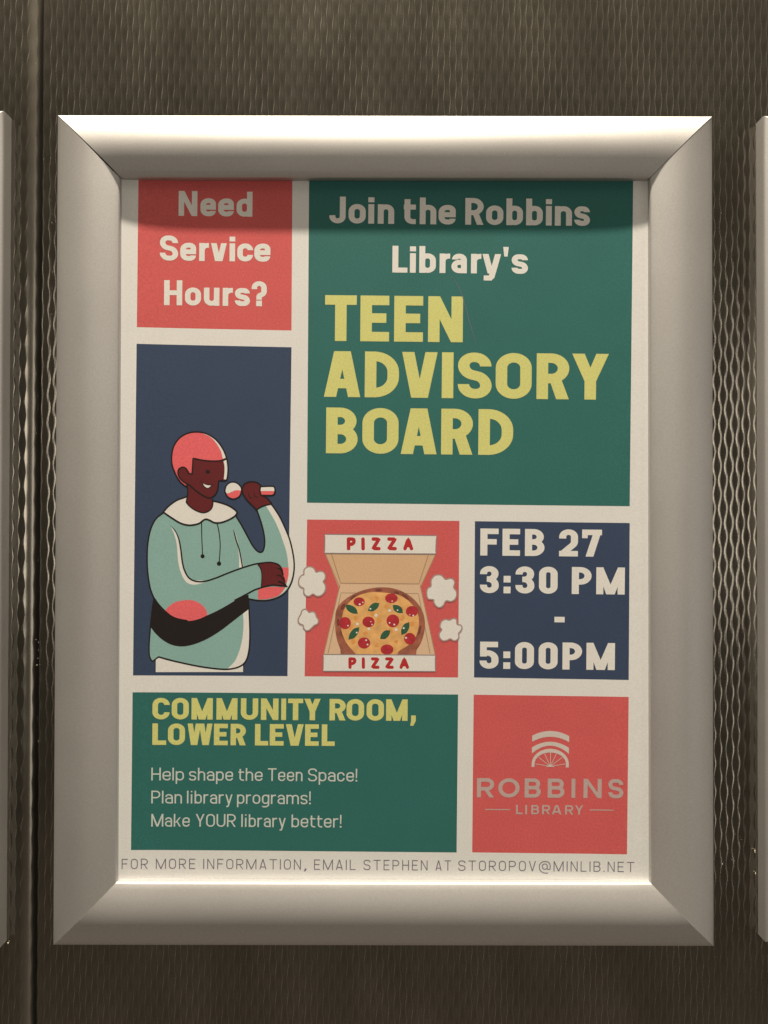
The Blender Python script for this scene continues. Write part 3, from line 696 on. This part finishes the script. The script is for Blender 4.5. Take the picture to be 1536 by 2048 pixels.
lines('drawn_line', [
    brush(collar[:4], W2), brush(collar[5:20] + [collar[0]], W2 * 1.1),
    brush(Q2([(250, 790), (170, 725), (108, 620), (64, 500), (58, 380), (86, 250), (158, 145), (270, 78), (400, 60), (525, 85), (650, 165), (740, 285), (790, 410), (808, 520), (806, 620), (792, 695), (760, 712), (690, 712), (680, 760), (670, 830), (640, 895), (590, 935), (540, 940), (470, 905), (380, 845), (300, 775), (220, 730), (165, 675), (142, 610), (155, 555), (205, 530), (250, 550), (285, 610), (325, 620)]), W2),
    brush(Q2([(330, 620, 0), (342, 410, 0), (480, 438), (620, 448), (730, 438), (788, 410)]), W2 * .95),
    brush(Q2([(262, 770), (272, 860), (262, 940), (252, 1000, 0), (300, 1055), (380, 1108), (470, 1138), (540, 1122), (590, 1078), (607, 1010), (600, 960)]), W2 * .85),
    brush(Q2([(440, 715), (500, 755), (560, 768), (615, 765)]), 1.5, taper=(.3, .3)), brush(Q2([(470, 750), (500, 795), (545, 810), (590, 775)]), 1.3),
    [disc(*Q2([(540, 592)])[0], 4.4, 3.8)],
    brush(Q2([(776, 880), (768, 835), (790, 770), (850, 730), (925, 740), (985, 800), (985, 870), (950, 930), (875, 955), (810, 930)]), W2, closed=True),
    brush(Q2([(1190, 1098), (1130, 1040), (1062, 970), (1010, 890), (998, 820), (1030, 755), (1110, 725), (1200, 738), (1250, 780)]), W2),
    brush(Q2([(1240, 790, 0), (1400, 785), (1435, 815), (1435, 870), (1400, 905), (1250, 905, 0), (1236, 850)]), W2, closed=True),
    brush(Q2([(1260, 910), (1320, 935), (1390, 1015)]), W2), brush(Q2([(1180, 1105), (1270, 1050), (1390, 1022)]), W2 * .8),
    brush(Q2([(1085, 885), (1095, 930), (1130, 940)]), 1.3), brush(Q2([(1155, 870), (1170, 920), (1210, 930)]), 1.3),
    brush(Q3([(545, 330), (700, 298), (850, 292), (990, 325), (1065, 380), (1110, 460), (1135, 575)]), W2 * .9), brush(Q3([(540, 340), (610, 450), (635, 620), (620, 880)]), 1.9),
    brush(Q3([(990, 430), (1080, 460), (1135, 590)]), 2.6, taper=(.1, 1)), brush(Q3([(980, 600), (1080, 610), (1180, 740)]), 2.6, taper=(.1, 1)), brush(Q3([(1010, 745), (1110, 770), (1225, 860)]), 3.6, taper=(.1, .6)),
    brush(Q3([(610, 890), (760, 850), (900, 830), (1060, 842), (1225, 860)]), W2)], 'black', 13)

# ---- pizza box illustration (surveyed at 4.267 x)
def Z(p): return [(580 + a[0] / 4.267, 1030 + a[1] / 4.267) + tuple(a[2:]) for a in p]
def zfill(name, plist, key, level, clip=None): return build_each(name, [spline(p) if len(p) > 4 else [a[:2] for a in p] for p in plist], key, level, coral_b, clip=clip)
def zline(name, blist, key, level, clip=None): return build(name, [q for b in blist for q in b], key, level, coral_b, clip=clip)
CUT = (0, 0, 5000, 1030 + 1192 / 4.267)
zfill('box_print', [Z([(300, 330), (1240, 335), (1112, 625), (418, 625)])], 'tan', 2)
zfill('box_floor_print', [Z([(430, 590), (1106, 595), (1236, 1195), (288, 1195)])], 'tanlt', 3)
zline('box_line', [brush(Z([(355, 335, 0), (432, 582, 0), (1100, 588, 0), (1180, 345, 0)]), 1.8), brush(Z([(302, 335), (425, 620)]), 1.6), brush(Z([(1240, 340), (1112, 620)]), 1.6),
    brush(Z([(425, 600), (290, 1180)]), 1.6), brush(Z([(1112, 600), (1236, 1180)]), 1.6), brush(Z([(325, 1180, 0), (435, 665, 0), (1095, 670, 0), (1195, 1180, 0)]), 1.6)], 'tandk', 4)
crust = [spline(Z([(385, 905), (400, 800), (470, 720), (600, 650), (765, 617), (920, 637), (1050, 712), (1130, 820), (1152, 940), (1130, 1060), (1085, 1145), (1010, 1230), (500, 1230), (425, 1130), (392, 1020)]))]
build('crust_print', crust, 'crust', 5, coral_b, clip=CUT)
dk = []
for k in range(14):
    a = random.uniform(0, 2 * PI) if k > 5 else [-1.6, -.9, 3.1, 2.6, .8, .35][k]
    x, y = 766 + 355 * math.cos(a), 905 + 262 * math.sin(a)
    dk.append(disc(*Z([(x, y)])[0], random.uniform(5, 11), random.uniform(2.5, 4), 12, a + PI / 2))
build('scorched_crust_print', dk, 'crustd', 6, coral_b, clip=CUT)
build('cheese_print', [spline(Z([(440, 900), (470, 790), (560, 700), (680, 660), (800, 662), (920, 680), (1020, 740), (1090, 840), (1098, 950), (1072, 1040), (1010, 1110), (930, 1160), (880, 1215), (620, 1215), (530, 1150), (470, 1070), (438, 980)]))], 'cheese', 7, coral_b, clip=CUT)
dk = []
for x, y in ((740, 710), (560, 880), (760, 900), (950, 800), (640, 1010), (905, 1080), (740, 1110), (540, 1080), (960, 880), (860, 990), (700, 840), (520, 960), (1040, 930), (820, 780)):
    dk.append(disc(*Z([(x, y)])[0], random.uniform(3.5, 6.5), random.uniform(3, 5), 14, random.uniform(0, 3)))
build('toasted_cheese_print', dk, 'cheesed', 8, coral_b, clip=CUT)
TOM = [(590, 740, 48, 38), (865, 710, 54, 42), (1040, 822, 52, 46), (470, 922, 50, 52), (670, 912, 52, 46), (878, 903, 55, 55), (1022, 1055, 49, 50), (632, 1092, 53, 48), (828, 1148, 55, 44)]
build_each('tomato_print', [disc(*Z([(a, b)])[0], c / 4.267, d / 4.267, 24) for a, b, c, d in TOM], 'tomato', 9, coral_b, clip=CUT)
lf = []
for a, b in (((472, 766), (580, 842)), ((664, 817), (764, 753)), ((876, 768), (964, 836)), ((499, 1064), (592, 956)), ((769, 1058), (856, 984)), ((950, 1024), (1017, 913))):
    a, b = Vector(a), Vector(b); d = b - a; nn = Vector((-d.y, d.x)).normalized() * 27
    lf.append(spline(Z([(a.x, a.y, 0), tuple(a + d * .3 + nn), tuple(a + d * .7 + nn * .9), (b.x, b.y, 0), tuple(a + d * .7 - nn), tuple(a + d * .3 - nn * .9)])))
build_each('basil_print', lf, 'leaf', 10, coral_b)
sp = [(595, 762, 9), (622, 745, 6), (872, 735, 6), (1052, 858, 8), (1022, 850, 5), (495, 944, 7), (700, 935, 6), (690, 910, 5), (850, 920, 7), (890, 935, 8), (990, 1048, 9), (650, 1068, 8), (662, 1105, 8), (686, 800, 8), (918, 812, 7), (570, 1003, 8), (970, 965, 9),
      (735, 856, 14), (850, 815, 13), (575, 930, 13), (672, 972, 12), (905, 978, 14)]
build('glint_print', [disc(*Z([(a, b)])[0], r / 4.267, r / 4.6, 10) for a, b, r in sp], 'cream', 11, coral_b)
zfill('box_front_print', [Z([(298, 165), (1250, 176), (1243, 332), (295, 326)]), Z([(285, 1190), (1240, 1196), (1240, 1335), (283, 1333)])], 'cream', 12)
zline('box_edge_line', [brush(Z([(298, 165, 0), (1250, 176, 0), (1243, 332, 0), (295, 326, 0)]), 2.0, closed=True)], 'greyln', 13)
zline('box_edge_line', [brush(Z([(285, 1190, 0), (1240, 1196, 0), (1240, 1335, 0), (283, 1333, 0)]), 2.0, closed=True)], 'greyln', 13)
def pizza(xs, y0, y1, w):
    o = []; y0 += w / 2; y1 -= w / 2
    for c, a, b in zip('PIZZA', xs[::2], xs[1::2]):
        a += w / 2; b -= w / 2; m = (y0 + y1) / 2; ww = w / 4.267
        if c == 'P': o += [brush(Z([(a, y0), (a + 1, y1)]), ww), brush(Z([(a, y0), (b - 5, y0 + 3), (b, (y0 + m) / 2 + 3), (b - 12, m), (a, m + 8)]), ww)]
        if c == 'I': o += [brush(Z([((a + b) / 2, y0), ((a + b) / 2 + 1, y1)]), ww)]
        if c == 'Z': o += [brush(Z([(a, y0, 0), (b, y0 + 1, 0), (a, y1 - 2, 0), (b, y1, 0)]), ww)]
        if c == 'A': o += [brush(Z([(a, y1, 0), ((a + b) / 2, y0, 0), (b, y1, 0)]), ww), brush(Z([(a + 14, m + 16), (b - 14, m + 16)]), ww * .9)]
    return o
zline('pizza_lettering', pizza((484, 560, 604, 642, 695, 774, 829, 912, 966, 1052), 190, 302, 30), 'red', 14)
zline('pizza_lettering', pizza((498, 566, 608, 643, 690, 764, 811, 886, 934, 1016), 1214, 1313, 27), 'red', 14)
def C3(p, ox, oy, s): return [(ox + a / s, oy + b / s) for a, b in p]
cl = [C3([(240, 400), (250, 270), (330, 195), (430, 185), (520, 230), (580, 330), (680, 305), (780, 330), (830, 420), (820, 520), (775, 590), (825, 680), (835, 790), (790, 900), (700, 975), (590, 985), (490, 930), (400, 985), (300, 975), (240, 890), (240, 780), (170, 740), (110, 680), (100, 580), (130, 480), (200, 410)], 590, 1120, 13.657),
      C3([(160, 1480), (190, 1390), (260, 1345), (330, 1370), (390, 1430), (470, 1410), (550, 1450), (590, 1560), (640, 1640), (620, 1740), (540, 1780), (470, 1840), (400, 1910), (310, 1930), (240, 1870), (220, 1780), (130, 1740), (85, 1660), (110, 1570)], 590, 1120, 13.657),
      C3([(215, 540), (220, 390), (300, 280), (400, 250), (500, 275), (590, 365), (700, 340), (790, 370), (825, 450), (800, 580), (860, 660), (875, 780), (820, 890), (720, 935), (600, 920), (530, 1040), (430, 1090), (350, 1050), (290, 960), (280, 890), (150, 870), (110, 780), (110, 660), (150, 580)], 845, 1130, 12.8),
      C3([(450, 1540), (490, 1440), (590, 1390), (690, 1410), (790, 1365), (870, 1400), (890, 1520), (980, 1540), (1010, 1620), (970, 1700), (925, 1750), (930, 1850), (880, 1920), (800, 1940), (710, 1890), (620, 1930), (520, 1940), (440, 1860), (430, 1750), (490, 1660), (450, 1600)], 845, 1130, 12.8)]
cl = [[(a, b) for a, b in c] for c in cl]
build_each('steam_print', [spline(c) for c in cl], 'cream', 15, coral_b)
for c in cl: build('steam_outline', brush(c, 2.7, closed=True), 'mauve', 16, coral_b)

# ---- scratch across the green block
build('scratch', brush([(905, 553), (920, 580), (930, 610), (941, 650), (953, 690)], 1.1, taper=(.2, .2)), 'text', 8, poster)

# ------------------------------------------------------------------ lint and chips near the frames
bits = []
def debris(u, v, h, r, stretch=1.0):
    bm = bmesh.new(); bmesh.ops.create_icosphere(bm, subdivisions=1, radius=r)
    p = U(u, v, h)
    V = [(p.x + a.co.x * random.uniform(.7, 1.2), p.y + a.co.y * .6, p.z + a.co.z * stretch * random.uniform(.8, 1.2)) for a in bm.verts]
    Fc = [[v_.index for v_ in f.verts] for f in bm.faces]; bm.free(); return V, Fc
V = []; Fc = []
for (u, v, r, s) in ((16, 1886, .00030, 1.3), (1510, 1703, .00030, 2.6), (1511, 1747, .00026, 1.6), (1445, 1728, .00022, .7)) + tuple((74 + random.uniform(-3, 3), random.uniform(40, 1500), random.uniform(.00006, .00014), 1) for _ in range(38)) + tuple((random.uniform(85, 105), random.uniform(250, 700), random.uniform(.00004, .0001), 1) for _ in range(14)) + tuple((random.uniform(1430, 1500), random.uniform(420, 1800), random.uniform(.00004, .0001), 1) for _ in range(22)):
    a, b = debris(u, v, .0006, r, s); n0 = len(V); V += a; Fc += [[i + n0 for i in f] for f in b]
tag(mesh_obj('lint', V, Fc, M_DUST), 'pale specks of lint caught along the wall joint and beside the frames', 'lint', kind='stuff')
